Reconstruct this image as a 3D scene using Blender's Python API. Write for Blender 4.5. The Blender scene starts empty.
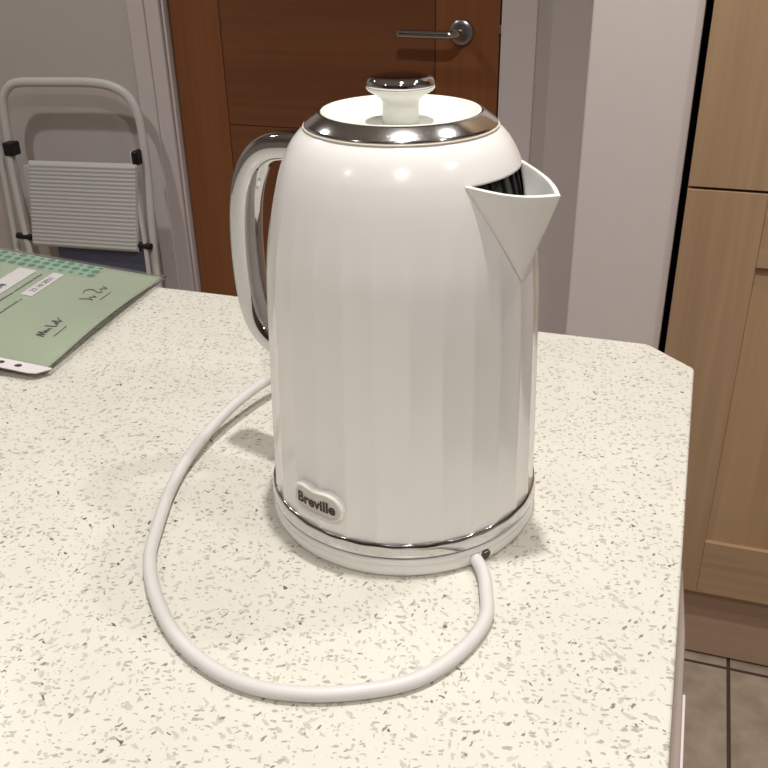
import bpy, bmesh, math, random
from mathutils import Vector, Matrix
random.seed(7)
PI = math.pi
D = bpy.data
COL = bpy.context.scene.collection
SC = bpy.context.scene

# ------------------------------------------------------------------ materials
def new_mat(name):
    m = D.materials.new(name); m.use_nodes = True
    nt = m.node_tree
    return m, nt, nt.nodes['Principled BSDF']

def lin(r, g, b):
    f = lambda c: c / 12.92 if c <= 0.04045 else ((c + 0.055) / 1.055) ** 2.4
    return (f(r / 255), f(g / 255), f(b / 255), 1)

def plain(name, col, rough=0.5, metal=0.0, coat=0.0, noise=0.0, nscale=60, spec=0.5, bump=0.0):
    m, nt, p = new_mat(name)
    p.inputs['Base Color'].default_value = col
    p.inputs['Roughness'].default_value = rough
    p.inputs['Metallic'].default_value = metal
    p.inputs['Coat Weight'].default_value = coat
    p.inputs['Coat Roughness'].default_value = 0.06
    p.inputs['Specular IOR Level'].default_value = spec
    if noise or bump:
        tc = nt.nodes.new('ShaderNodeTexCoord')
        n = nt.nodes.new('ShaderNodeTexNoise'); n.inputs['Scale'].default_value = nscale
        n.inputs['Detail'].default_value = 4
        nt.links.new(tc.outputs['Object'], n.inputs['Vector'])
        if noise:
            mx = nt.nodes.new('ShaderNodeMix'); mx.data_type = 'RGBA'
            mx.inputs[6].default_value = tuple(c * (1 - noise) for c in col[:3]) + (1,)
            mx.inputs[7].default_value = tuple(min(1, c * (1 + noise)) for c in col[:3]) + (1,)
            nt.links.new(n.outputs['Fac'], mx.inputs[0])
            nt.links.new(mx.outputs[2], p.inputs['Base Color'])
        if bump:
            b = nt.nodes.new('ShaderNodeBump'); b.inputs['Strength'].default_value = bump
            b.inputs['Distance'].default_value = 0.001
            nt.links.new(n.outputs['Fac'], b.inputs['Height'])
            nt.links.new(b.outputs['Normal'], p.inputs['Normal'])
    return m

def wood(name, c1, c2, axis='Z', rough=0.45, scale=1.0, spec=0.4):
    m, nt, p = new_mat(name)
    tc = nt.nodes.new('ShaderNodeTexCoord')
    mp = nt.nodes.new('ShaderNodeMapping')
    s = {'Z': (70, 70, 2.2), 'X': (2.2, 70, 70), 'Y': (70, 2.2, 70)}[axis]
    mp.inputs['Scale'].default_value = tuple(v * scale for v in s)
    nt.links.new(tc.outputs['Object'], mp.inputs['Vector'])
    n = nt.nodes.new('ShaderNodeTexNoise'); n.inputs['Scale'].default_value = 1.0
    n.inputs['Detail'].default_value = 5; n.inputs['Distortion'].default_value = 0.4
    nt.links.new(mp.outputs[0], n.inputs['Vector'])
    mp2 = nt.nodes.new('ShaderNodeMapping')
    mp2.inputs['Scale'].default_value = tuple(v * scale * 0.16 for v in s)
    nt.links.new(tc.outputs['Object'], mp2.inputs['Vector'])
    n2 = nt.nodes.new('ShaderNodeTexNoise'); n2.inputs['Scale'].default_value = 1.0
    n2.inputs['Detail'].default_value = 2
    nt.links.new(mp2.outputs[0], n2.inputs['Vector'])
    ad = nt.nodes.new('ShaderNodeMath'); ad.operation = 'ADD'
    nt.links.new(n.outputs['Fac'], ad.inputs[0]); nt.links.new(n2.outputs['Fac'], ad.inputs[1])
    r = nt.nodes.new('ShaderNodeValToRGB')
    r.color_ramp.elements[0].position = 0.36; r.color_ramp.elements[0].color = c1
    r.color_ramp.elements[1].position = 0.64; r.color_ramp.elements[1].color = c2
    hf = nt.nodes.new('ShaderNodeMath'); hf.operation = 'MULTIPLY'; hf.inputs[1].default_value = 0.5
    nt.links.new(ad.outputs[0], hf.inputs[0]); nt.links.new(hf.outputs[0], r.inputs['Fac'])
    nt.links.new(r.outputs['Color'], p.inputs['Base Color'])
    p.inputs['Roughness'].default_value = rough
    p.inputs['Specular IOR Level'].default_value = spec
    return m

def quartz():
    m, nt, p = new_mat('speckled_quartz')
    tc = nt.nodes.new('ShaderNodeTexCoord')
    L = nt.links.new
    # slide the chip pattern with height so that the slab's edges show chips too
    sx = nt.nodes.new('ShaderNodeSeparateXYZ'); L(tc.outputs['Object'], sx.inputs[0])
    cb = nt.nodes.new('ShaderNodeCombineXYZ')
    for a_, k_ in (('X', 0.83), ('Y', 0.71)):
        ma = nt.nodes.new('ShaderNodeMath'); ma.operation = 'MULTIPLY_ADD'; ma.inputs[1].default_value = k_
        L(sx.outputs['Z'], ma.inputs[0]); L(sx.outputs[a_], ma.inputs[2]); L(ma.outputs[0], cb.inputs[a_])
    base = nt.nodes.new('ShaderNodeMix'); base.data_type = 'RGBA'
    n = nt.nodes.new('ShaderNodeTexNoise'); n.inputs['Scale'].default_value = 22; n.inputs['Detail'].default_value = 5
    L(tc.outputs['Object'], n.inputs['Vector'])
    L(n.outputs['Fac'], base.inputs[0])
    base.inputs[6].default_value = lin(212, 208, 197); base.inputs[7].default_value = lin(222, 219, 209)
    cur = base.outputs[2]
    # flecks: (scale, rotation, stretch, max radius, share of cells, colour, strength)
    sets = [(165, 0.3, 2.2, 0.36, 0.34, lin(160, 152, 138), 0.65),
            (165, 1.9, 2.2, 0.34, 0.32, lin(182, 176, 160), 0.7),
            (140, 1.1, 1.9, 0.25, 0.24, lin(128, 118, 106), 0.75),
            (130, -0.5, 2.2, 0.36, 0.30, lin(186, 186, 174), 0.7),
            (105, 2.5, 1.6, 0.18, 0.16, lin(96, 88, 80), 0.8),
            (100, 0.8, 1.9, 0.30, 0.24, lin(192, 193, 182), 0.7),
            (280, 0.1, 1.5, 0.32, 0.32, lin(172, 160, 146), 0.65)]
    for k, (sc, rot, st, rad, share, colr, stren) in enumerate(sets):
        mp = nt.nodes.new('ShaderNodeMapping')
        mp.vector_type = 'TEXTURE'          # turn first, then stretch: every set of chips lies its own way
        mp.inputs['Location'].default_value = (k * 3.17, k * 1.7, 0)
        mp.inputs['Rotation'].default_value = (0, 0, rot)
        mp.inputs['Scale'].default_value = (1, 1 / st, 1)
        L(cb.outputs[0], mp.inputs['Vector'])
        # gentle warp so that the flecks are chips and not ovals
        nz = nt.nodes.new('ShaderNodeTexNoise'); nz.inputs['Scale'].default_value = sc * 1.6
        nz.inputs['Detail'].default_value = 2
        L(mp.outputs[0], nz.inputs['Vector'])
        wa = nt.nodes.new('ShaderNodeVectorMath'); wa.operation = 'SCALE'; wa.inputs['Scale'].default_value = 0.9 / sc
        L(nz.outputs['Color'], wa.inputs[0])
        ad = nt.nodes.new('ShaderNodeVectorMath'); ad.operation = 'ADD'
        L(mp.outputs[0], ad.inputs[0]); L(wa.outputs[0], ad.inputs[1])
        v = nt.nodes.new('ShaderNodeTexVoronoi'); v.voronoi_dimensions = '2D'
        v.inputs['Scale'].default_value = sc; v.inputs['Randomness'].default_value = 1
        L(ad.outputs[0], v.inputs['Vector'])
        sep = nt.nodes.new('ShaderNodeSeparateColor'); L(v.outputs['Color'], sep.inputs[0])
        # radius of the chip in this cell = rad * max(0, share - random)/share
        r1 = nt.nodes.new('ShaderNodeMapRange'); r1.inputs['From Min'].default_value = 0
        r1.inputs['From Max'].default_value = share; r1.inputs['To Min'].default_value = rad
        r1.inputs['To Max'].default_value = 0.0
        L(sep.outputs[0], r1.inputs['Value'])
        sb = nt.nodes.new('ShaderNodeMath'); sb.operation = 'SUBTRACT'
        L(r1.outputs[0], sb.inputs[0]); L(v.outputs['Distance'], sb.inputs[1])
        ms = nt.nodes.new('ShaderNodeMapRange'); ms.inputs['From Min'].default_value = 0.0
        ms.inputs['From Max'].default_value = 0.05; ms.inputs['To Max'].default_value = min(1, stren * 1.2)
        L(sb.outputs[0], ms.inputs['Value'])
        mx = nt.nodes.new('ShaderNodeMix'); mx.data_type = 'RGBA'
        L(ms.outputs[0], mx.inputs[0]); L(cur, mx.inputs[6]); mx.inputs[7].default_value = colr
        cur = mx.outputs[2]
    L(cur, p.inputs['Base Color'])
    p.inputs['Roughness'].default_value = 0.28
    p.inputs['Specular IOR Level'].default_value = 0.4
    return m

def tiles():
    m, nt, p = new_mat('floor_tiles'); L = nt.links.new
    tc = nt.nodes.new('ShaderNodeTexCoord')
    mp = nt.nodes.new('ShaderNodeMapping'); mp.inputs['Location'].default_value = (-0.34, -0.880, 0)
    L(tc.outputs['Object'], mp.inputs['Vector'])
    br = nt.nodes.new('ShaderNodeTexBrick'); br.offset = 0; br.squash = 1
    br.inputs['Scale'].default_value = 1; br.inputs['Brick Width'].default_value = 0.45
    br.inputs['Row Height'].default_value = 0.45; br.inputs['Mortar Size'].default_value = 0.0035
    br.inputs['Mortar Smooth'].default_value = 0.1
    br.inputs['Mortar'].default_value = lin(72, 58, 48)
    L(mp.outputs[0], br.inputs['Vector'])
    n = nt.nodes.new('ShaderNodeTexNoise'); n.inputs['Scale'].default_value = 24; n.inputs['Detail'].default_value = 7
    L(tc.outputs['Object'], n.inputs['Vector'])
    r = nt.nodes.new('ShaderNodeValToRGB')
    r.color_ramp.elements[0].position = 0.3; r.color_ramp.elements[0].color = lin(150, 134, 118)
    r.color_ramp.elements[1].position = 0.7; r.color_ramp.elements[1].color = lin(176, 160, 142)
    L(n.outputs['Fac'], r.inputs['Fac'])
    L(r.outputs['Color'], br.inputs['Color1']); L(r.outputs['Color'], br.inputs['Color2'])
    L(br.outputs['Color'], p.inputs['Base Color'])
    p.inputs['Roughness'].default_value = 0.5
    bp = nt.nodes.new('ShaderNodeBump'); bp.inputs['Strength'].default_value = 0.4; bp.inputs['Distance'].default_value = 0.002
    bp.invert = True
    L(br.outputs['Fac'], bp.inputs['Height']); L(bp.outputs['Normal'], p.inputs['Normal'])
    return m

def film():
    m, nt, p = new_mat('clear_film'); L = nt.links.new
    out = nt.nodes['Material Output']
    tr = nt.nodes.new('ShaderNodeBsdfTransparent'); tr.inputs['Color'].default_value = (0.94, 0.95, 0.95, 1)
    gl = nt.nodes.new('ShaderNodeBsdfGlossy'); gl.inputs['Roughness'].default_value = 0.2
    df = nt.nodes.new('ShaderNodeBsdfDiffuse'); df.inputs['Color'].default_value = lin(190, 185, 180)
    fr = nt.nodes.new('ShaderNodeFresnel'); fr.inputs['IOR'].default_value = 1.35
    a = nt.nodes.new('ShaderNodeMixShader'); a.inputs[0].default_value = 0.10
    L(tr.outputs[0], a.inputs[1]); L(df.outputs[0], a.inputs[2])
    b = nt.nodes.new('ShaderNodeMixShader')
    L(fr.outputs[0], b.inputs[0]); L(a.outputs[0], b.inputs[1]); L(gl.outputs[0], b.inputs[2])
    L(b.outputs[0], out.inputs['Surface'])
    return m

def chrome_spotted():
    # polished chrome with small dried water spots
    m, nt, p = new_mat('spotted_chrome'); L = nt.links.new
    p.inputs['Base Color'].default_value = (0.60, 0.60, 0.60, 1)
    p.inputs['Metallic'].default_value = 1
    tc = nt.nodes.new('ShaderNodeTexCoord')
    n = nt.nodes.new('ShaderNodeTexNoise'); n.inputs['Scale'].default_value = 900; n.inputs['Detail'].default_value = 3
    L(tc.outputs['Object'], n.inputs['Vector'])
    r = nt.nodes.new('ShaderNodeMapRange'); r.inputs['From Min'].default_value = 0.60; r.inputs['From Max'].default_value = 0.92
    r.inputs['To Min'].default_value = 0.13; r.inputs['To Max'].default_value = 0.30
    L(n.outputs['Fac'], r.inputs['Value']); L(r.outputs[0], p.inputs['Roughness'])
    return m

M = dict(
    body=plain('white_gloss_enamel', lin(243, 241, 238), 0.20, coat=0.35, spec=0.4),
    plastic=plain('white_plastic', lin(242, 240, 235), 0.3, spec=0.4),
    lid=plain('white_lid_plastic', lin(236, 236, 229), 0.35, spec=0.4),
    lip=plain('cream_seal', lin(224, 216, 200), 0.45),
    cord=plain('white_cord_rubber', lin(214, 211, 208), 0.42, noise=0.03, nscale=90),
    chrome=plain('polished_chrome', (0.58, 0.58, 0.60, 1), 0.05, metal=1.0),
    chrome_spot=chrome_spotted(),
    dull=plain('brushed_steel', (0.40, 0.40, 0.42, 1), 0.28, metal=1.0),
    seam=plain('dark_seam', lin(62, 60, 58), 0.5),
    filt=plain('dark_filter', lin(58, 60, 55), 0.25, metal=0.6, noise=0.5, nscale=180),
    letter=plain('dark_lettering', lin(52, 42, 36), 0.5),
    badge=plain('badge_face', lin(214, 208, 198), 0.4),
    quartz=quartz(),
    wall=plain('painted_wall', lin(212, 204, 200), 0.9, noise=0.02, nscale=40, bump=0.25, spec=0.2),
    far=plain('dark_unseen_wall', lin(120, 104, 92), 0.9),  # unseen wall, coloured dark to deepen chrome reflections and cut fill on the kettle
    pillar=plain('white_painted_wall', lin(226, 216, 212), 0.9, noise=0.02, nscale=40, bump=0.25, spec=0.2),
    ceil=plain('ceiling_paint', lin(206, 203, 198), 0.95),
    trim=plain('white_gloss_trim', lin(228, 219, 218), 0.4, noise=0.015, nscale=15),
    tile=tiles(),
    door_v=wood('door_veneer_upright', lin(138, 86, 52), lin(152, 97, 60), 'Z', 0.42),
    door_h=wood('door_veneer_level', lin(122, 76, 47), lin(136, 87, 55), 'X', 0.42),
    groove=plain('door_groove', lin(92, 54, 34), 0.7),
    oak_v=wood('cabinet_oak_upright', lin(172, 141, 110), lin(190, 159, 127), 'Z', 0.5),
    oak_h=wood('cabinet_oak_level', lin(172, 141, 110), lin(190, 159, 127), 'X', 0.5),
    oak_panel=wood('cabinet_oak_panel', lin(178, 147, 112), lin(194, 163, 128), 'Z', 0.5),
    plinth=wood('plinth_oak', lin(180, 152, 130), lin(192, 164, 142), 'X', 0.5),
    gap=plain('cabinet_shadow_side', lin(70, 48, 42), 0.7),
    endp=plain('grey_brown_laminate', lin(170, 156, 146), 0.4, noise=0.03, nscale=20),
    ladder=plain('white_painted_steel', lin(220, 219, 216), 0.4),
    ribbed=plain('pale_ribbed_plastic', lin(212, 213, 210), 0.6),
    black=plain('black_plastic', lin(22, 20, 22), 0.45),
    slate=plain('blue_grey_panel', lin(92, 96, 118), 0.6),
    green=plain('green_certificate_paper', lin(170, 181, 156), 0.75, noise=0.04, nscale=9),
    teal=plain('teal_print', lin(70, 134, 116), 0.75),
    teal_pale=plain('pale_teal_print', lin(158, 186, 160), 0.75),
    label=plain('white_label_print', lin(226, 220, 220), 0.7),
    ink=plain('black_ink', lin(46, 54, 50), 0.7),
    print=plain('dark_green_print', lin(84, 106, 82), 0.7),
    margin=plain('white_margin_plastic', lin(222, 216, 216), 0.35),
    film=film(),
)

# ------------------------------------------------------------------ helpers
def children_of(o): return [c for c in D.objects if c.parent == o]

def link(name, verts, faces, mat, parent=None, smooth=True):
    me = D.meshes.new(name); me.from_pydata([tuple(v) for v in verts], [], faces); me.update()
    bm = bmesh.new(); bm.from_mesh(me); bmesh.ops.recalc_face_normals(bm, faces=bm.faces); bm.to_mesh(me); bm.free()
    if smooth:
        for p in me.polygons: p.use_smooth = True
    me.materials.append(mat)
    o = D.objects.new(name, me); COL.objects.link(o)
    if parent: o.parent = parent
    return o

class MB:
    def __init__(s): s.v = []; s.f = []
    def add(s, v, f):
        n = len(s.v); s.v += [Vector(p) for p in v]; s.f += [tuple(i + n for i in q) for q in f]; return s
    def box(s, x0, x1, y0, y1, z0, z1):
        v = [(x, y, z) for x in (x0, x1) for y in (y0, y1) for z in (z0, z1)]
        return s.add(v, [(0, 1, 3, 2), (4, 6, 7, 5), (0, 4, 5, 1), (2, 3, 7, 6), (0, 2, 6, 4), (1, 5, 7, 3)])
    def lathe(s, prof, n=96, c=(0, 0, 0), close=False):
        v = []; f = []
        for r, z in prof:
            for i in range(n):
                a = 2 * PI * i / n; v.append((c[0] + r * math.cos(a), c[1] + r * math.sin(a), c[2] + z))
        m = len(prof)
        for j in range(m if close else m - 1):
            k = (j + 1) % m
            for i in range(n):
                f.append((j * n + i, j * n + (i + 1) % n, k * n + (i + 1) % n, k * n + i))
        return s.add(v, f)
    def tube(s, pts, rad, n=16, cap=True, ref=Vector((0, 0, 1)), sect=None):
        """sweep; sect(k) gives the section points (a,b) in the frame (side, normal)"""
        pts = [Vector(p) for p in pts]; v = []; f = []; side0 = None
        for k, p in enumerate(pts):
            t = (pts[min(k + 1, len(pts) - 1)] - pts[max(k - 1, 0)]).normalized()
            if side0 is None:
                side = t.cross(ref)
                if side.length < 1e-5: side = t.cross(Vector((0, 1, 0)))
            else:
                side = side0 - t * side0.dot(t)
            side.normalize(); side0 = side; nor = side.cross(t).normalized()
            if sect: ss = sect
            else: ss = [(rad * math.cos(2 * PI * i / n), rad * math.sin(2 * PI * i / n)) for i in range(n)]
            n = len(ss)
            for a, b in ss: v.append(p + side * a + nor * b)
        for k in range(len(pts) - 1):
            for i in range(n):
                f.append((k * n + i, k * n + (i + 1) % n, (k + 1) * n + (i + 1) % n, (k + 1) * n + i))
        if cap:
            f.append(tuple(range(n - 1, -1, -1))); f.append(tuple((len(pts) - 1) * n + i for i in range(n)))
        return s.add(v, f)
    def build(s, name, mat, parent=None, smooth=False, bevel=0, seg=2):
        o = link(name, s.v, s.f, mat, parent, smooth)
        if bevel:
            b = o.modifiers.new('bevel', 'BEVEL'); b.width = bevel; b.segments = seg; b.limit_method = 'ANGLE'
            b.harden_normals = False
        return o

def spline(pts, per=8):
    """Catmull-Rom"""
    P = [Vector(p) for p in pts]; out = []
    for i in range(len(P) - 1):
        p0 = P[max(i - 1, 0)]; p1 = P[i]; p2 = P[i + 1]; p3 = P[min(i + 2, len(P) - 1)]
        for k in range(per):
            t = k / per
            out.append(0.5 * ((2 * p1) + (p2 - p0) * t + (2 * p0 - 5 * p1 + 4 * p2 - p3) * t * t + (3 * p1 - p0 - 3 * p2 + p3) * t ** 3))
    out.append(P[-1]); return out

def tag(o, label, cat, group=None, kind=None):
    if label: o['label'] = label
    if cat: o['category'] = cat
    if group: o['group'] = group
    if kind: o['kind'] = kind
    return o

def empty(name, loc):
    o = D.objects.new(name, None); COL.objects.link(o); o.location = loc; o.empty_display_size = 0.05
    return o

def structure(o): o['kind'] = 'structure'; return o

def shift(o, root):
    """keep world-built geometry where it is under a root standing at root.location"""
    for v in o.data.vertices: v.co -= root.location
    return o

def text_mesh(txt, size, offset=0.0, extrude=0.0, res=6):
    cu = D.curves.new('t', 'FONT'); cu.body = txt; cu.size = size; cu.offset = offset; cu.extrude = extrude
    cu.align_x = 'CENTER'; cu.align_y = 'CENTER'; cu.resolution_u = res
    ob = D.objects.new('t', cu); COL.objects.link(ob)
    bpy.context.view_layer.update()
    dg = bpy.context.evaluated_depsgraph_get()
    me = D.meshes.new_from_object(ob.evaluated_get(dg))
    v = [x.co.copy() for x in me.vertices]; f = [tuple(p.vertices) for p in me.polygons]
    D.objects.remove(ob); D.curves.remove(cu); D.meshes.remove(me)
    return v, f

TOP = 0.90       # worktop height

# ------------------------------------------------------------------ the setting
WALL_Y = 1.55
CEIL = 2.42
structure(MB().box(-2.3, 2.0, -2.3, 2.0, -0.05, 0).build('floor', M['tile']))
structure(MB().box(-2.3, 2.0, -2.3, 2.0, CEIL, CEIL + 0.05).build('ceiling', M['ceil']))
DX0, DX1 = -1.060, -0.268          # door leaf
structure(MB().box(-2.3, -1.10, WALL_Y, WALL_Y + 0.12, 0, CEIL)
          .box(-0.235, 2.0, WALL_Y, WALL_Y + 0.12, 0, CEIL)
          .box(-1.10, -0.235, WALL_Y, WALL_Y + 0.12, 2.02, CEIL).build('wall_back', M['wall']))
structure(MB().box(-2.35, -2.3, -2.3, 2.0, 0, CEIL).build('wall_left', M['wall']))
structure(MB().box(2.0, 2.05, -2.3, 2.0, 0, CEIL).build('wall_right', M['wall']))
structure(MB().box(-2.3, 2.0, -2.35, -2.3, 0, CEIL).build('wall_front', M['far']))
structure(MB().box(-0.004, 0.1425, 0.89, WALL_Y, 0, CEIL).build('wall_pillar', M['pillar'], bevel=0.003))
# architraves and linings round the door
structure(MB().box(-1.158, -1.113, WALL_Y - 0.020, WALL_Y, 0, 2.06)
          .box(-1.113, -1.074, WALL_Y - 0.016, WALL_Y + 0.10, 0, 2.06)
          .box(-1.071, -1.064, WALL_Y - 0.010, WALL_Y + 0.10, 0, 2.03).build('trim_1', M['trim'], bevel=0.002))
structure(MB().box(-0.262, -0.256, WALL_Y - 0.010, WALL_Y + 0.10, 0, 2.03)
          .box(-0.256, -0.186, WALL_Y - 0.018, WALL_Y, 0, 2.06)
          .box(-0.256, -0.235, WALL_Y - 0.010, WALL_Y + 0.10, 0, 2.06).build('trim_2', M['trim'], bevel=0.002))
structure(MB().box(-1.158, -0.186, WALL_Y - 0.018, WALL_Y + 0.10, 2.0, 2.06).build('trim_3', M['trim'], bevel=0.002))
structure(MB().box(-2.3, -1.158, WALL_Y - 0.015, WALL_Y, 0, 0.1).box(-0.186, -0.004, WALL_Y - 0.015, WALL_Y, 0, 0.1)
          .build('baseboard_back', M['trim'], bevel=0.002))

# door leaf with veneer panels
DY = WALL_Y + 0.004
door = MB().box(DX0, DX1, DY + 0.0015, DY + 0.04, 0.008, 1.995).build('door_1', M['groove'])
structure(door)
g = 0.0013
GL, GR = -0.928, -0.409
for a, b in ((DX0, GL - g), (GR + g, DX1)):
    MB().box(a, b, DY, DY + 0.004, 0.008, 1.995).build('door_stile', M['door_v'], door, bevel=0.0004)
for a, b in ((0.008, 0.17), (0.17, 0.772), (0.772, 1.374), (1.374, 1.995)):
    MB().box(GL + g, GR - g, DY, DY + 0.004, a + g, b - g).build('door_panel', M['door_h'], door, bevel=0.0004)
# lever handle
hx, hz = -0.350, 0.996
hd = MB()
rp = [(0.0, 0.0), (0.0262, 0.0), (0.0262, 0.006), (0.0245, 0.0085), (0.012, 0.009), (0.0, 0.009)]
v = []; n = 40
for r, d in rp:
    for i in range(n):
        a = 2 * PI * i / n; v.append((hx + r * math.cos(a), DY - d, hz + r * math.sin(a)))
f = [(j * n + i, j * n + (i + 1) % n, (j + 1) * n + (i + 1) % n, (j + 1) * n + i) for j in range(len(rp) - 1) for i in range(n)]
hand = link('door_handle', v, f, M['dull'], door, True)
hp = spline([(hx, DY - 0.005, hz), (hx, DY - 0.030, hz), (hx - 0.004, DY - 0.044, hz), (hx - 0.016, DY - 0.052, hz),
             (hx - 0.04, DY - 0.053, hz), (hx - 0.085, DY - 0.053, hz + 0.0005), (hx - 0.128, DY - 0.053, hz + 0.001)], 6)
MB().tube(hp, 0.0088, 20).build('lever', M['chrome'], hand, smooth=True, bevel=0.002)
MB().box(-0.2675, -0.2605, DY - 0.012, DY + 0.01, hz + 0.000, hz + 0.016).build('latch_keep', M['dull'], door, bevel=0.002)

# ------------------------------------------------------------------ tall cabinet on the right
CY = 0.87; CX0, CX1 = 0.1522, 0.7522
cab = tag(empty('tall_cabinet', (CX0, CY, 0)), 'tall light oak kitchen cabinet with framed doors beside the white pillar', 'cabinet')
def cabpart(mb, name, mat, par=cab, bevel=0.0015):
    o = mb.build(name, mat, None, bevel=bevel)
    shift(o, cab); o.parent = par; return o
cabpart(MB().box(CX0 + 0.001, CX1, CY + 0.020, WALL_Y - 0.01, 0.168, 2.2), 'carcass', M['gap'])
cabpart(MB().box(CX0 + 0.002, CX1 - 0.002, CY + 0.031, CY + 0.049, 0.006, 0.168), 'plinth', M['plinth'], bevel=0.001)
def shaker(z0, z1, handle_side=1):
    sw, rt, rb = 0.108, 0.108, 0.108
    x0, x1 = CX0, CX1 - 0.002
    d = cabpart(MB().box(x0 + sw - 0.006, x1 - sw + 0.006, CY + 0.008, CY + 0.016, z0 + rb - 0.006, z1 - rt + 0.006), 'door', M['oak_panel'], bevel=0)
    for a, b in ((x0, x0 + sw), (x1 - sw, x1)):
        cabpart(MB().box(a, b, CY, CY + 0.019, z0, z1), 'stile', M['oak_v'], d, 0.0008)
    for a, b in ((z0, z0 + rb), (z1 - rt, z1)):
        cabpart(MB().box(x0 + sw + 0.0003, x1 - sw - 0.0003, CY + 0.0004, CY + 0.019, a, b), 'rail', M['oak_h'], d, 0.0008)
    return d
shaker(0.1685, 0.8765)
shaker(0.8805, 1.62)
shaker(1.624, 2.19)

# ------------------------------------------------------------------ worktop, island units below
def rounded_outline(pts, r, seg=5):
    out = []
    n = len(pts)
    for i in range(n):
        p0, p, p2 = Vector(pts[i - 1]), Vector(pts[i]), Vector(pts[(i + 1) % n])
        a = (p0 - p).normalized(); b = (p2 - p).normalized(); rr = r
        A = p + a * rr; B = p + b * rr
        for k in range(seg + 1):
            t = k / seg
            out.append(A * (1 - t) ** 2 + p * 2 * t * (1 - t) + B * t * t)
    return out
def prism(outline, z0, z1):
    n = len(outline)
    v = [(p[0], p[1], z0) for p in outline] + [(p[0], p[1], z1) for p in outline]
    f = [tuple(range(n - 1, -1, -1)), tuple(range(n, 2 * n))] + [(i, (i + 1) % n, n + (i + 1) % n, n + i) for i in range(n)]
    return v, f
ol = rounded_outline([(-1.05, -0.75), (0.1745, -0.75), (0.1745, 0.2410), (0.1350, 0.2785), (-1.05, 0.2785)], 0.003)
wt = MB().add(*prism([(p[0] + 0.40, p[1] + 0.2) for p in ol], -0.03, 0)).build('worktop', M['quartz'], bevel=0.002, seg=3)
wt.location = (-0.40, -0.2, TOP)
tag(wt, 'white speckled quartz worktop with a clipped corner under the kettle', 'worktop')

isl = tag(empty('base_cabinet', (-0.4, -0.2, 0)), 'grey-brown base cabinet standing below the speckled white worktop edge', 'cabinet')
o = MB().box(-1.0, 0.09, -0.70, 0.23, 0.10, TOP - 0.03).build('carcass', M['endp'], bevel=0.002); shift(o, isl); o.parent = isl
o = MB().box(-0.95, 0.06, -0.66, 0.19, 0.0, 0.10).build('plinth', M['endp']); shift(o, isl); o.parent = isl
epo = rounded_outline([(0.0905, -0.70), (0.2040, -0.70), (0.1975, 0.150), (0.1925, 0.238), (0.0905, 0.240)], 0.004)
o = MB().add(*prism(epo, 0.0, 0.70)).build('end_panel', M['endp'], bevel=0.003); shift(o, isl); o.parent = isl
o = MB().add(*prism([(0.2020, -0.695), (0.2052, -0.695), (0.2000, 0.085), (0.1975, 0.085)], 0.02, 0.697)).build('edge_strip', M['trim'], bevel=0.0006)
shift(o, isl); o.parent = isl; o['label'] = 'white edging strip'

# ------------------------------------------------------------------ kettle
SP = math.radians(-16.0)      # direction of the spout
NF = 28
PROF = [(0.0218, 0.0819), (0.035, 0.0815), (0.05, 0.0811), (0.075, 0.0804), (0.10, 0.0796), (0.12, 0.0789), (0.14, 0.0782),
        (0.155, 0.0773), (0.1725, 0.0755), (0.19, 0.0721), (0.2076, 0.0679), (0.2175, 0.0648), (0.2235, 0.0622), (0.2290, 0.0590), (0.2330, 0.0558), (0.2360, 0.0526), (0.2372, 0.0508)]
def prof_smooth():
    pts = spline([(r, 0, z) for z, r in PROF], 6)
    return [(p.z, p.x) for p in pts]
PS = prof_smooth()
def R(z):
    if z <= PS[0][0]: return PS[0][1]
    for (z0, r0), (z1, r1) in zip(PS, PS[1:]):
        if z <= z1: return r0 + (r1 - r0) * (z - z0) / max(1e-9, z1 - z0)
    return PS[-1][1]
PH = math.radians(-70.184)      # one flute ridge lies here
def flute(az, z):
    w = 1.0 if z < 0.15 else max(0.0, 1 - (z - 0.15) / 0.06); w = w * w * (3 - 2 * w)
    step = 2 * PI / NF
    dlt = ((az - PH + step / 2) % step) - step / 2          # 0 at a ridge
    t = 1 - abs(dlt) / (step / 2)                           # 1 at a ridge, 0 mid flute
    flat = math.cos(step / 2) / math.cos(step / 2 - abs(dlt)) - 1
    return w * (flat * R(z) * 1.0 - 0.00055 * (1 - t * t))
def body_pt(az, z, dr=0.0):
    r = R(z) + flute(az, z) + dr
    return Vector((r * math.cos(az), r * math.sin(az), z))

KB = TOP                      # kettle stands on the base that stands on the worktop
kettle = tag(empty('kettle', (0, 0, KB)), 'white fluted electric kettle with chrome handle and triangular spout', 'kettle')

# body with the spout opening cut out
ZT, ZA = 0.2178, 0.168
HW = math.radians(27.0)
zs = sorted(set([round(z, 5) for z, r in PS] + [ZT, ZA]))
zs2 = []
for a, b in zip(zs, zs[1:]):
    zs2.append(a)
    k = int((b - a) / 0.0022)
    for i in range(1, k + 1): zs2.append(a + (b - a) * i / (k + 1))
zs2.append(zs[-1]); zs = zs2
NA = NF * 14
v = []; f = []
KC = 15                                        # columns either side of the spout that fall inside the opening
def half_width(z):
    if z >= ZT: return HW
    if z >= ZA: return max(math.radians(1.2), HW * (z - ZA) / (ZT - ZA) * 0.985)
    q = min(1, (ZA - z) / 0.02)
    return math.radians(1.2) * (1 - q) + KC * 2 * PI / NA * q
LIM = math.radians(46)
def column_az(i, z):
    d = 2 * PI * i / NA
    if d > PI: d -= 2 * PI
    a, c0, h = abs(d), KC * 2 * PI / NA, half_width(z)
    if a <= c0: a = a * h / c0
    elif a < LIM: a = h + (a - c0) * (LIM - h) / (LIM - c0)
    return SP + (a if d >= 0 else -a)
for z in zs:
    for i in range(NA):
        v.append(body_pt(column_az(i, z), z))
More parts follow.
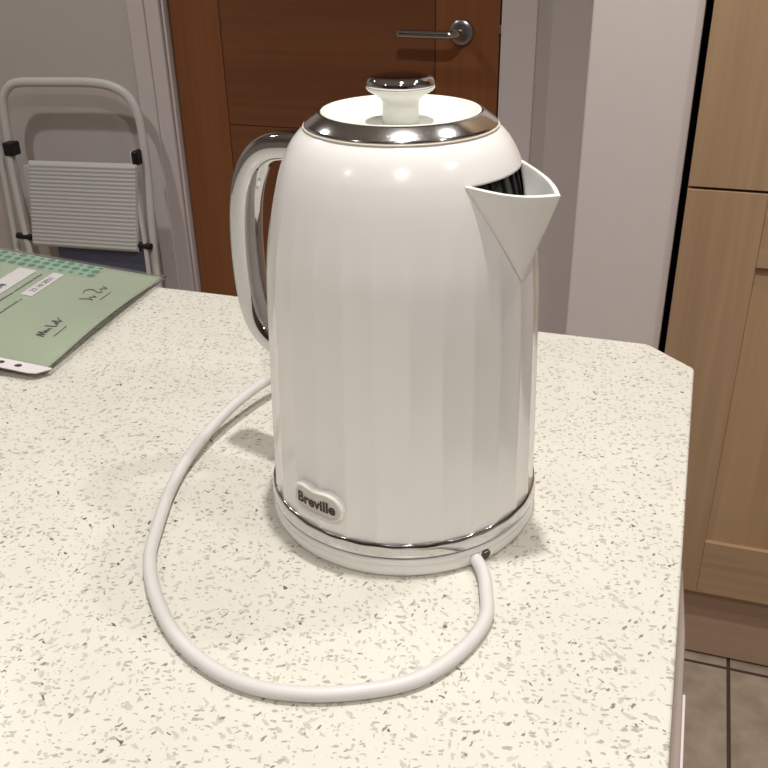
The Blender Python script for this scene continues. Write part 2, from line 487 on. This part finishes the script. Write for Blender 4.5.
for j in range(len(zs) - 1):
    zm = (zs[j] + zs[j + 1]) / 2
    for i in range(NA):
        if ZA < zm < ZT and (i < KC or i >= NA - KC): continue
        f.append((j * NA + i, j * NA + (i + 1) % NA, (j + 1) * NA + (i + 1) % NA, (j + 1) * NA + i))
body = link('body', v, f, M['body'], kettle)
so = body.modifiers.new('wall', 'SOLIDIFY'); so.thickness = 0.0018; so.offset = -1
MB().lathe([(0.0, 0.0165), (0.078, 0.0165), (0.0800, 0.0190), (0.0800, 0.0225), (0.0, 0.0225)], 96).build('bottom_plate', M['seam'], kettle, smooth=False)

# chrome band round the foot
prof = [(0.0822, 0.0138), (0.0836, 0.0143), (0.0838, 0.0150), (0.0832, 0.0205), (0.0826, 0.0224), (0.0816, 0.0228), (0.0798, 0.0226), (0.0798, 0.0138)]
fring = MB().lathe(prof, NF * 12, close=True).build('foot_ring', M['chrome_spot'], kettle, smooth=True)
for q in fring.data.vertices:                  # its upper edge follows the flutes
    if q.co.z > 0.02: q.co.z += 0.00022 * math.cos(NF * (math.atan2(q.co.y, q.co.x) - PH))
# thin seam under the chrome collar
MB().lathe([(0.0500, 0.2368), (0.0519, 0.2368), (0.0522, 0.2373), (0.0519, 0.2379), (0.0500, 0.2379)], 128, close=True).build('collar_lip', M['lip'], kettle, smooth=True)

# spout
APZ = 0.1645
def spout_edge(sgn, s):
    z = 0.2185 + (APZ - 0.2185) * s
    az = SP - math.radians(2.2) * s + sgn * math.radians(28.2) * (1 - s)
    return body_pt(az, z, 0.0004)
tipr, tipz = 0.0935, 0.2120
def ridge(s):
    r0 = R(APZ) + 0.0004
    z = tipz + (APZ - tipz) * s
    # slight inward curve of the keel
    r = tipr + (r0 - tipr) * (s - 0.06 * s * (1 - s)) + 0.0
    a = SP - math.radians(2.2) * s
    return Vector((r * math.cos(a), r * math.sin(a), z))
NS, NU = 28, 14
v = []; f = []
for j in range(NS + 1):
    s = j / NS
    for i in range(-NU, NU + 1):
        u = i / NU; sg = 1 if u >= 0 else -1
        E_, G_ = spout_edge(sg, s), ridge(s)
        k = 1 - abs(u)
        P = E_.lerp(G_, k)
        nrm = Vector((math.cos(SP + sg * 0.9), math.sin(SP + sg * 0.9), 0))
        P = P + nrm * (0.0048 * (1 - s) ** 0.8 * math.sin(PI * k) * (1 if True else 0))
        P.z -= 0.0012 * math.sin(PI * k) * (1 - s)
        v.append(P)
W = 2 * NU + 1
for j in range(NS):
    for i in range(W - 1):
        f.append((j * W + i, j * W + i + 1, (j + 1) * W + i + 1, (j + 1) * W + i))
spt = link('spout', v, f, M['plastic'], kettle)
so = spt.modifiers.new('wall', 'SOLIDIFY'); so.thickness = 0.0026; so.offset = -1
bv = spt.modifiers.new('bevel', 'BEVEL'); bv.width = 0.0008; bv.segments = 3; bv.limit_method = 'ANGLE'; bv.angle_limit = math.radians(50)
# dark limescale filter behind the opening
v = []; f = []; n1, n2 = 24, 8
for j in range(n2 + 1):
    z = 0.160 + (0.2240 - 0.160) * j / n2
    for i in range(n1 + 1):
        az = SP + math.radians(-34 + 68 * i / n1)
        v.append(body_pt(az, z, -0.0042))
for j in range(n2):
    for i in range(n1):
        f.append((j * (n1 + 1) + i, j * (n1 + 1) + i + 1, (j + 1) * (n1 + 1) + i + 1, (j + 1) * (n1 + 1) + i))
fl = link('spout_filter', v, f, M['filt'], kettle)
so = fl.modifiers.new('t', 'SOLIDIFY'); so.thickness = 0.001
fr = MB()
for k in (-20, -10, 0, 10, 20):
    az = SP + math.radians(k)
    fr.tube([body_pt(az, 0.165 + 0.055 * t / 8, -0.0036) for t in range(9)], 0.0009, 8)
fr.build('filter_rib', M['black'], fl, smooth=True)

# lid: dished white top, chrome collar, knob
lid = MB().lathe([(0.0, 0.2380), (0.014, 0.2382), (0.028, 0.2392), (0.036, 0.2412), (0.0402, 0.2440), (0.0412, 0.2449), (0.0421, 0.2449), (0.0424, 0.2442), (0.0420, 0.2420), (0.040, 0.2360), (0.0, 0.2360)], 128).build('lid', M['lid'], kettle, smooth=True)
MB().lathe([(0.0423, 0.2446), (0.0429, 0.2446), (0.0440, 0.2441), (0.0503, 0.2394), (0.0514, 0.2384), (0.0512, 0.2379), (0.0490, 0.2377), (0.0423, 0.2400)], 128, close=True).build('collar', M['chrome_spot'], lid, smooth=True)
MB().lathe([(0.0, 0.2375), (0.0102, 0.2375), (0.0097, 0.2400), (0.0095, 0.2440), (0.0096, 0.2485), (0.0108, 0.2507), (0.0140, 0.2528), (0.0172, 0.2546), (0.0180, 0.2556), (0.0179, 0.2563), (0.0170, 0.2566), (0.0, 0.2566)], 96).build('knob', M['lid'], lid, smooth=True)
MB().lathe([(0.0, 0.2563), (0.0170, 0.2563), (0.0176, 0.2568), (0.0177, 0.2582), (0.0172, 0.2598), (0.0160, 0.2610), (0.0140, 0.2617), (0.0100, 0.2620), (0.0, 0.2621)], 96).build('knob_cap', M['chrome'], lid, smooth=True)

# handle: a chrome strap loop opposite the spout
hc = [(0.050, 0.2190), (0.064, 0.2178), (0.078, 0.2168), (0.091, 0.2140), (0.1020, 0.2070), (0.1100, 0.1955), (0.1152, 0.180), (0.1180, 0.160), (0.1186, 0.136), (0.1168, 0.114), (0.1120, 0.0985), (0.1030, 0.0890), (0.0900, 0.0840), (0.0740, 0.0825)]
ha = SP + PI
path = spline([(r * math.cos(ha), r * math.sin(ha), z) for r, z in hc], 8)
sect = []
wS, tS = 0.0106, 0.0084
for i in range(36):
    a = 2 * PI * i / 36; c, s_ = math.cos(a), math.sin(a); e = 0.72
    sect.append((wS * abs(c) ** e * (1 if c >= 0 else -1), tS * abs(s_) ** e * (1 if s_ >= 0 else -1)))
MB().tube(path, 0, cap=True, ref=Vector((0, 0, 1)), sect=sect).build('handle', M['chrome'], kettle, smooth=True)

# badge with the maker's name, bent round the body
BA = math.radians(-109.0); BR = 0.081
def wrap(x, z, d):
    az = BA + x / BR
    r = R(z) + d
    return Vector((r * math.cos(az), r * math.sin(az), z))
out = [(-19.4, 42.0), (-18.6, 45.2), (-16.6, 48.6), (-13.0, 50.8), (-9.0, 51.2), (-5.0, 50.4), (-1.5, 49.9), (2.5, 50.1), (6.6, 50.6), (10.5, 50.4), (14.0, 49.3), (17.2, 46.8), (19.2, 43.2), (19.4, 40.0), (18.0, 36.6), (15.6, 34.6), (12.4, 33.6), (6.2, 33.5), (0, 33.6), (-6.9, 33.9), (-12.5, 34.2), (-16.4, 35.4), (-18.8, 38.0)]
out = [(p.x, p.y) for p in spline([(a, b, 0) for a, b in out + out[:1]], 3)[:-1]]
out = [(a * 0.95 + 0.4, 42.0 + (b - 42.0) * 0.95) for a, b in out]
cx, cz = 0.4, 42.0
def ring(sc, d, dz=0): return [wrap((cx + (a - cx) * sc) / 1000, (cz + dz + (b - cz) * sc) / 1000, d) for a, b in out]
def disc(rings):
    n = len(out); v = []; f = []
    for r in rings: v += r
    for j in range(len(rings) - 1):
        for i in range(n): f.append((j * n + i, j * n + (i + 1) % n, (j + 1) * n + (i + 1) % n, (j + 1) * n + i))
    return v, f
def filled(sc, d, dz=0):
    rs = [ring(sc * k, d, dz * k) for k in (1, .8, .6, .4, .2)]
    v, f = disc(rs); n = len(out)
    v.append(wrap(cx / 1000, cz / 1000, d)); c = len(v) - 1; o_ = (len(rs) - 1) * n
    f += [(o_ + i, o_ + (i + 1) % n, c) for i in range(n)]
    return v, f
v, f = disc([ring(1.0, -0.002), ring(1.0, 0.0030), ring(0.985, 0.0038), ring(0.95, 0.0041), ring(0.88, 0.0039, -0.6), ring(0.865, 0.0028, -0.6)])
badge = link('badge', v, f, M['plastic'], kettle)
v, f = filled(0.875, 0.0030, -0.6); link('badge_face', v, f, M['badge'], badge)
tv, tf = text_mesh('Breville', 0.0082, offset=0.00030)
# subdivide is not needed: each letter spans a few degrees only
xs = [p.x for p in tv]; wdt = max(xs) - min(xs); k = 0.0265 / wdt
mx_ = (max(xs) + min(xs)) / 2
v = [wrap((p.x - mx_) * k + 0.0002, 0.0409 + p.y * k * 1.05, 0.0033) for p in tv]
v2 = [wrap((p.x - mx_) * k + 0.0002, 0.0409 + p.y * k * 1.05, 0.0030) for p in tv]
link('lettering', v, tf, M['letter'], badge, smooth=False)

# ------------------------------------------------------------------ power base and cord
pb = tag(empty('power_base', (0, 0, TOP)), 'round white power base and its white cord under the kettle', 'kettle base')
MB().lathe([(0.0, 0.0), (0.0800, 0.0), (0.0822, 0.0008), (0.0832, 0.0024), (0.0834, 0.0070), (0.0828, 0.0078), (0.0828, 0.0084), (0.0836, 0.0092), (0.0837, 0.0112), (0.0830, 0.0121), (0.0812, 0.0124), (0.0, 0.0124)], 160).build('base_body', M['plastic'], pb, smooth=True)
MB().lathe([(0.0, 0.0122), (0.0806, 0.0122), (0.0806, 0.0133), (0.0, 0.0133)], 128).build('base_gasket', M['seam'], pb)
na = math.atan2(-0.0511, 0.0665)
nt_ = Vector((math.cos(na), math.sin(na), 0))
# cord outlet
o = MB().tube([nt_ * 0.0800 + Vector((-0.0006, -0.0004, 0.0050)), nt_ * 0.0836 + Vector((-0.0006, -0.0004, 0.0050))], 0.0036, 20).build('cord_outlet', M['seam'], pb, smooth=False)
cr = 0.0039
cp = [(0.0545, -0.0500, 0.0056), (0.0600, -0.0560, 0.0054), (0.0672, -0.0660, 0.0048), (0.0724, -0.0802, 0), (0.0771, -0.1036, 0), (0.0702, -0.1301, 0), (0.0558, -0.153, 0), (0.0349, -0.1676, 0),
      (0.0081, -0.1786, 0), (-0.0192, -0.1825, 0), (-0.0465, -0.1773, 0), (-0.0747, -0.1626, 0), (-0.1012, -0.1383, 0), (-0.1205, -0.1122, 0),
      (-0.1318, -0.0857, 0), (-0.1452, -0.0453, 0.0046), (-0.1515, -0.0080, 0.007), (-0.1505, 0.0317, 0.012), (-0.1448, 0.0657, 0.016), (-0.1350, 0.1012, 0.0165),
      (-0.108, 0.136, 0.015), (-0.070, 0.158, 0.010), (-0.030, 0.168, 0.006), (0.000, 0.166, 0.0052)]
cp = [(x, y, z if z else cr) for x, y, z in cp]
MB().tube(spline(cp, 10), cr, 20).build('cord', M['cord'], pb, smooth=True)
plug = MB().box(0.000, 0.032, 0.146, 0.186, 0.0005, 0.020).build('plug', M['plastic'], pb, bevel=0.005, seg=3)
pins = MB().box(0.031, 0.046, 0.1495, 0.1555, 0.008, 0.012).box(0.031, 0.046, 0.1765, 0.1825, 0.008, 0.012).box(0.031, 0.052, 0.164, 0.168, 0.007, 0.014)
pins.build('plug_pins', M['dull'], plug, bevel=0.0005)

# ------------------------------------------------------------------ certificate in a punched pocket
PX1, PX0 = -0.3295, -0.640        # page bottom / page top (x)
def sheet_z(x, y, lift=0.0):
    u = max(0.0, PX1 - x)
    z = 0.0045 + 0.055 * u
    w = max(0.0, 1 - u / 0.10)
    z += 0.0045 * w * w * math.sin(PI * min(1, max(0, (y - 0.075) / 0.20)))
    if y < 0.10: z += 0.0015 * (0.10 - y) / 0.035
    return TOP + z + lift
def sheet(name, x0, x1, y0, y1, lift, mat, thick, parent=None, nx=40, ny=30, ol=None):
    v = []; f = []
    for j in range(ny + 1):
        for i in range(nx + 1):
            x = x0 + (x1 - x0) * i / nx; y = y0 + (y1 - y0) * j / ny
            v.append((x, y, sheet_z(x, y, lift)))
    for j in range(ny):
        for i in range(nx):
            f.append((j * (nx + 1) + i, j * (nx + 1) + i + 1, (j + 1) * (nx + 1) + i + 1, (j + 1) * (nx + 1) + i))
    o = link(name, v, f, mat, parent)
    if thick:
        so = o.modifiers.new('t', 'SOLIDIFY'); so.thickness = thick; so.offset = -1
    return o
cert = sheet('certificate', PX0 + 0.006, PX1 - 0.004, 0.0800, 0.2925, 0.0, M['green'], 0.0006)
tag(cert, 'green printed certificate with signatures on the worktop, left of the kettle', 'certificate')
def flat_poly(pts, lift, name, mat):
    """polygon laid on the sheet, subdivided through a fan"""
    v = [(x, y, sheet_z(x, y, lift)) for x, y in pts]
    return link(name, v, [tuple(range(len(v)))], mat, cert, False)
def strip_quad(x0, x1, y0, y1, lift, name, mat):
    return sheet(name, x0, x1, y0, y1, lift, mat, 0, cert, 8, 8)
strip_quad(PX0 + 0.007, -0.3990, 0.2630, 0.2920, 0.0002, 'printed_band', M['teal_pale'])
# dots
v = []; f = []
small = {(0, 0), (0, 2), (0, 6), (0, 7), (0, 9), (2, 2), (2, 1), (2, 4), (2, 3)}
for rw, y in enumerate((0.2872, 0.2774, 0.2670)):
    for k in range(20):
        x = -0.4024 - 0.01195 * k - (0.0006 if rw == 1 else 0)
        rr = 0.0044 * (0.62 if (rw, k) in small else 1) * random.uniform(0.94, 1.04)
        n0 = len(v)
        for i in range(18):
            a = 2 * PI * i / 18; px, py = x + rr * math.cos(a), y + rr * 0.92 * math.sin(a)
            v.append((px, py, sheet_z(px, py, 0.0004)))
        f.append(tuple(range(n0, n0 + 18)))
link('dot_pattern', v, f, M['teal'], cert, False)
strip_quad(-0.4820, -0.4600, 0.130, 0.2566, 0.0006, 'name_panel', M['label'])
strip_quad(-0.4420, -0.4284, 0.1992, 0.2583, 0.0006, 'date_panel', M['label'])
def page_text(txt, size, x, y, name, mat, offset=0.0, lift=0.0009, wide=None):
    """text whose baseline runs along +y and whose top is towards -x"""
    tv, tf = text_mesh(txt, size, offset, res=3)
    xs = [p.x for p in tv]; k = (wide / (max(xs) - min(xs))) if wide else 1
    v = []
    for p in tv:
        X, Y = x - p.y, y + p.x * k
        v.append((X, Y, sheet_z(X, Y, lift)))
    return link(name, v, tf, mat, cert, False)
page_text('22 10 2021', 0.0085, -0.4350, 0.2275, 'date_text', M['ink'], wide=0.036)
def scribble(pts, rad, name, mat, lift=0.0006):
    P = spline([(x, y, 0) for x, y in pts], 4)
    P = [(p.x, p.y, sheet_z(p.x, p.y, lift)) for p in P]
    return P
def pen(strokes, rad, name, mat):
    mb = MB()
    for s_ in strokes: mb.tube(scribble(s_, rad, name, mat), rad, 6)
    return mb.build(name, mat, cert, smooth=True)
strip_quad(-0.530, -0.5080, 0.2480, 0.2570, 0.0006, 'printed_title', M['print'])
# illegible small print lines and handwriting: rows of tiny strokes along +y
def tiny_line(x, y0, y1, h, rnd):
    out = []; y = y0
    while y < y1:
        w = rnd.uniform(0.0014, 0.0030)
        out.append([(x - rnd.uniform(0, h), y), (x + rnd.uniform(-h, 0) * 0.5, y + w * 0.5), (x, y + w)])
        y += w + rnd.uniform(0.0004, 0.0010)
        if rnd.random() < 0.14: y += 0.0018
    return out
rnd = random.Random(3)
pen(tiny_line(-0.4500, 0.130, 0.2480, 0.0022, rnd), 0.00055, 'printed_line', M['print'])
pen(tiny_line(-0.4335, 0.110, 0.1880, 0.0020, rnd), 0.00050, 'printed_line', M['print'])
pen([[(-0.468 + 0.002 * math.sin(k * 2.1), 0.180 + 0.0024 * k), (-0.4735, 0.1812 + 0.0024 * k), (-0.468, 0.1824 + 0.0024 * k)] for k in range(14)], 0.0005, 'name_text', M['ink'])
pen([[(-0.3675, 0.127), (-0.3765, 0.129), (-0.3685, 0.131), (-0.3775, 0.1335), (-0.3690, 0.1355), (-0.3740, 0.1375), (-0.3695, 0.139), (-0.3725, 0.141), (-0.3695, 0.1435)],
     [(-0.3790, 0.1465), (-0.3685, 0.1485), (-0.3695, 0.152), (-0.3730, 0.1535), (-0.3695, 0.155), (-0.3785, 0.1575), (-0.3690, 0.1590), (-0.3735, 0.1615), (-0.3775, 0.1660)]], 0.00045, 'signature', M['ink'])
pen([[(-0.3820, 0.210), (-0.3700, 0.213), (-0.3675, 0.2110), (-0.3740, 0.2165), (-0.3680, 0.2190), (-0.3725, 0.2215)],
     [(-0.3850, 0.2235), (-0.3875, 0.2300), (-0.3820, 0.2350), (-0.3720, 0.2300), (-0.3695, 0.2330), (-0.3750, 0.2390), (-0.3690, 0.2420), (-0.3760, 0.2460)]], 0.00042, 'signature', M['ink'])
pen([[(-0.3589, 0.1300), (-0.3589, 0.1400), (-0.3592, 0.1515)]], 0.0004, 'signature_rule', M['print'])
pen([[(-0.3606, 0.2140), (-0.3606, 0.2240), (-0.3606, 0.2335)]], 0.0004, 'signature_rule', M['print'])

# pocket: clear film above and below the sheet, white margin with punched holes
pk = empty('plastic_pocket', (-0.48, 0.17, TOP))
tag(pk, 'clear plastic pocket with punched white margin holding the green certificate', 'plastic pocket')
def pocket_part(o): shift(o, pk); o.parent = pk; return o
pocket_part(sheet('front_film', PX0, PX1, 0.0795, 0.2950, 0.0016, M['film'], 0))
pocket_part(sheet('back_film', PX0, PX1, 0.0795, 0.2950, -0.0016, M['film'], 0))
# sealed edges of the film
ed = MB()
for path_ in ([(PX1, 0.0795 + 0.2155 * t / 20) for t in range(21)], [(PX0 + (PX1 - PX0) * t / 30, 0.2950) for t in range(31)]):
    ed.tube([(x, y, sheet_z(x, y, 0.0)) for x, y in path_], 0.0006, 8)
pocket_part(ed.build('sealed_edge', M['film'], smooth=True))
# margin: filled outline with real holes
cu = D.curves.new('m', 'CURVE'); cu.dimensions = '2D'; cu.fill_mode = 'BOTH'
def poly(pts):
    s_ = cu.splines.new('POLY'); s_.points.add(len(pts) - 1); s_.use_cyclic_u = True
    for q, (x, y) in zip(s_.points, pts): q.co = (x, y, 0, 1)
Y0, Y1 = 0.0655, 0.0800
poly([(PX0, Y0), (-0.343, Y0), (-0.336, Y0 + 0.0020), (PX1 + 0.001, Y1 - 0.002), (PX1 + 0.001, Y1), (PX0, Y1)][::1])
hxs = [-0.3575, -0.3745, -0.4465, -0.4635, -0.5345, -0.5515, -0.610]
for x in hxs:
    poly([(x + 0.0034 * math.cos(2 * PI * i / 20), 0.0738 + 0.0030 * math.sin(2 * PI * i / 20)) for i in range(20)])
ob = D.objects.new('m', cu); COL.objects.link(ob); bpy.context.view_layer.update()
me = D.meshes.new_from_object(ob.evaluated_get(bpy.context.evaluated_depsgraph_get()))
vv = [(x.co.x, x.co.y, sheet_z(x.co.x, x.co.y, 0.0006)) for x in me.vertices]; ff = [tuple(p.vertices) for p in me.polygons]
D.objects.remove(ob); D.curves.remove(cu)
mg = pocket_part(link('margin', vv, ff, M['margin'], None, False)); mg['label'] = 'white punched margin'
so = mg.modifiers.new('t', 'SOLIDIFY'); so.thickness = 0.0008
# dark grey discs set just under the punched holes
for x in hxs:
    bk = MB()
    n0 = [(x + 0.0042 * math.cos(2 * PI * i / 20), 0.0738 + 0.0037 * math.sin(2 * PI * i / 20)) for i in range(20)]
    bk.add([(a, b, sheet_z(a, b, -0.0006)) for a, b in n0], [tuple(range(20))])
    pocket_part(bk.build('hole_disc', M['seam']))

# the sheet and its pocket lie a little askew: slant everything printed on them alike
for o in [cert] + children_of(cert):
    for q in o.data.vertices: q.co.x -= 0.085 * (q.co.y - 0.08)
for o in children_of(pk):
    for q in o.data.vertices: q.co.x -= 0.085 * (q.co.y + pk.location.y - 0.08)

# ------------------------------------------------------------------ folded step ladder against the wall
def ly(z, off=0.0): return 1.50 - 0.12 * (0.90 - z) + off
lad = tag(empty('step_ladder', (-1.33, ly(0.0), 0)), 'white folded step ladder with ribbed treads leaning on the wall', 'step ladder')
def lp(mb, name, mat, par=lad, **k):
    o = mb.build(name, mat, None, **k); shift(o, lad); o.parent = par; return o
def oval(w, t, n=20):
    return [(w * math.cos(2 * PI * i / n), t * math.sin(2 * PI * i / n)) for i in range(n)]
fp = [(-1.470, 0.05), (-1.490, 0.25), (-1.508, 0.45), (-1.524, 0.62), (-1.532, 0.72), (-1.534, 0.79), (-1.528, 0.826), (-1.505, 0.852), (-1.470, 0.861), (-1.40, 0.864), (-1.31, 0.867), (-1.250, 0.867), (-1.200, 0.859), (-1.162, 0.838), (-1.140, 0.800), (-1.130, 0.74), (-1.124, 0.62), (-1.124, 0.47), (-1.112, 0.30), (-1.098, 0.05)]
frame_path = spline([(x, ly(z), z) for x, z in fp], 6)
lp(MB().tube(frame_path, 0, ref=Vector((0, 1, 0)), sect=oval(0.0115, 0.0085)), 'frame', M['ladder'], smooth=True)
# rear legs
for x0, x1 in ((-1.592, -1.524), (-1.118, -1.082)):
    if x0 < -1.5:
        pts = [(x0, ly(0.72, 0.030), 0.72), (-1.574, ly(0.55, 0.022), 0.55), (-1.548, ly(0.30, 0.01), 0.30), (x1, ly(0.03, 0.0), 0.03)]
        lp(MB().tube(spline(pts, 6), 0, ref=Vector((0, 1, 0)), sect=oval(0.0085, 0.008)), 'rear_leg', M['ladder'], smooth=True)
# inner tread rails
for xs_ in ([(-1.522, 0.715), (-1.507, 0.55), (-1.487, 0.40), (-1.470, 0.20)], [(-1.150, 0.715), (-1.1445, 0.60), (-1.131, 0.45), (-1.120, 0.20)]):
    lp(MB().tube(spline([(x, ly(z, -0.020), z) for x, z in xs_], 6), 0, ref=Vector((0, 1, 0)), sect=oval(0.0095 if xs_[0][0] < -1.3 else 0.006, 0.006)), 'tread_rail', M['ladder'], smooth=True)
# black pivot caps
for x in (-1.515, -1.141):
    w = 0.0145 if x < -1.3 else 0.0085
    lp(MB().box(x - w, x + w, ly(0.70) - 0.030, ly(0.70) + 0.006, 0.683, 0.718), 'pivot_cap', M['black'], bevel=0.005, seg=3)
# ribbed tread folded upright
def tread(x0, x1, z0, z1, off, mat, slant=0.0, tilt=0.0):
    v = []; f = []
    nr = 22; prof_ = []
    for k in range(nr * 4 + 1):
        t = k / (nr * 4); z = z0 + (z1 - z0) * t
        edge = min(1, min(t, 1 - t) / 0.03)
        dpt = 0.0014 * (0.5 + 0.5 * math.cos(2 * PI * k / 4)) 
        prof_.append((z, 0.010 * edge ** 0.5 + dpt))
    xsn = [0, 0.0, 0.01, 0.03, 0.97, 0.99, 1.0, 1.0]; dep = [0, 0.4, 0.8, 1, 1, 0.8, 0.4, 0]
    for z, d in prof_:
        for q, e in zip(xsn, dep):
            x = x0 + (x1 - x0) * q + slant * (z - z0)
            v.append((x, ly(z, off) - d * e, z + tilt * (x - x0)))
    w = len(xsn)
    for j in range(len(prof_) - 1):
        for i in range(w - 1):
            f.append((j * w + i, j * w + i + 1, (j + 1) * w + i + 1, (j + 1) * w + i))
    mb = MB().add(v, f)
    mb.box(x0 + 0.004, x1 - 0.004, ly((z0 + z1) / 2, off) + 0.001, ly((z0 + z1) / 2, off) + 0.012, z0 + 0.012, z1 - 0.012)
    return mb
lp(tread(-1.474, -1.151, 0.456, 0.676, -0.022, M['ribbed'], slant=0.075, tilt=0.036), 'tread', M['ribbed'], smooth=False)
lp(tread(-1.480, -1.135, 0.13, 0.400, -0.022, M['ribbed']), 'tread', M['ribbed'], smooth=False)
lp(MB().box(-1.405, -1.14, ly(0.42) - 0.012, ly(0.42) + 0.004, 0.392, 0.468), 'tread_hinge', M['slate'], bevel=0.003)
# black rods through the treads
for a, b in ((-1.524, -1.478), (-1.158, -1.116)):
    lp(MB().tube([(a, ly(0.478) - 0.020, 0.477 + (0.008 if a > -1.3 else 0)), (b, ly(0.478) - 0.020, 0.475 + (0.008 if a > -1.3 else 0))], 0.0085, 16), 'pivot_rod', M['black'])
for x in (-1.470, -1.098):
    lp(MB().box(x - 0.018, x + 0.018, ly(0.02) - 0.014, ly(0.02) + 0.014, 0.0, 0.055), 'rubber_foot', M['black'], bevel=0.004)
lp(MB().box(-1.525, -1.499, ly(0.02) - 0.003, ly(0.02) + 0.012, 0.0, 0.04), 'rubber_foot', M['black'], bevel=0.004)

# ------------------------------------------------------------------ lights: recessed ceiling spots
def spot(name, x, y, e, size=0.035, cone=130, col=(1.0, 0.968, 0.93), blend=0.8):
    l = D.lights.new(name, 'SPOT'); l.energy = e; l.shadow_soft_size = size; l.spot_size = math.radians(cone)
    l.spot_blend = blend; l.color = col
    o = D.objects.new(name, l); COL.objects.link(o); o.location = (x, y, CEIL - 0.03)
    return o
spot('ceiling_spot', 0.04, 0.01, 54, size=0.026)
spot('ceiling_spot.001', -1.55, 0.72, 30)
spot('ceiling_spot.002', 0.40, -1.25, 40)
spot('ceiling_spot.003', -1.15, -1.3, 25)
spot('ceiling_spot.004', 0.50, 0.52, 17)
spot('ceiling_spot.005', 1.3, -0.3, 22)
w = D.worlds.new('world'); SC.world = w; w.use_nodes = True
w.node_tree.nodes['Background'].inputs[0].default_value = (0.9, 0.9, 1, 1)
w.node_tree.nodes['Background'].inputs[1].default_value = 0.1

# ------------------------------------------------------------------ camera
pitch, yaw, roll = math.radians(27.8362), math.radians(18.8164), math.radians(-1.0788)
fwd = Vector((-math.sin(yaw) * math.cos(pitch), math.cos(yaw) * math.cos(pitch), -math.sin(pitch)))
right = Vector((math.cos(yaw), math.sin(yaw), 0)); up = right.cross(fwd)
r_ = right * math.cos(roll) + up * math.sin(roll); u_ = r_.cross(fwd)
cam = D.cameras.new('camera'); cam.sensor_width = 36; cam.lens = 906.086 * 36 / 768; cam.clip_start = 0.02
co = D.objects.new('camera', cam); COL.objects.link(co)
mw = Matrix((r_, u_, -fwd)).transposed().to_4x4(); mw.translation = Vector((0.1466, -0.4659, 1.2393))
co.matrix_world = mw
SC.camera = co
SC.view_settings.view_transform = 'Standard'; SC.view_settings.look = 'None'
SC.view_settings.gamma = 1; SC.view_settings.use_curve_mapping = False
SC.view_settings.exposure = 0.22
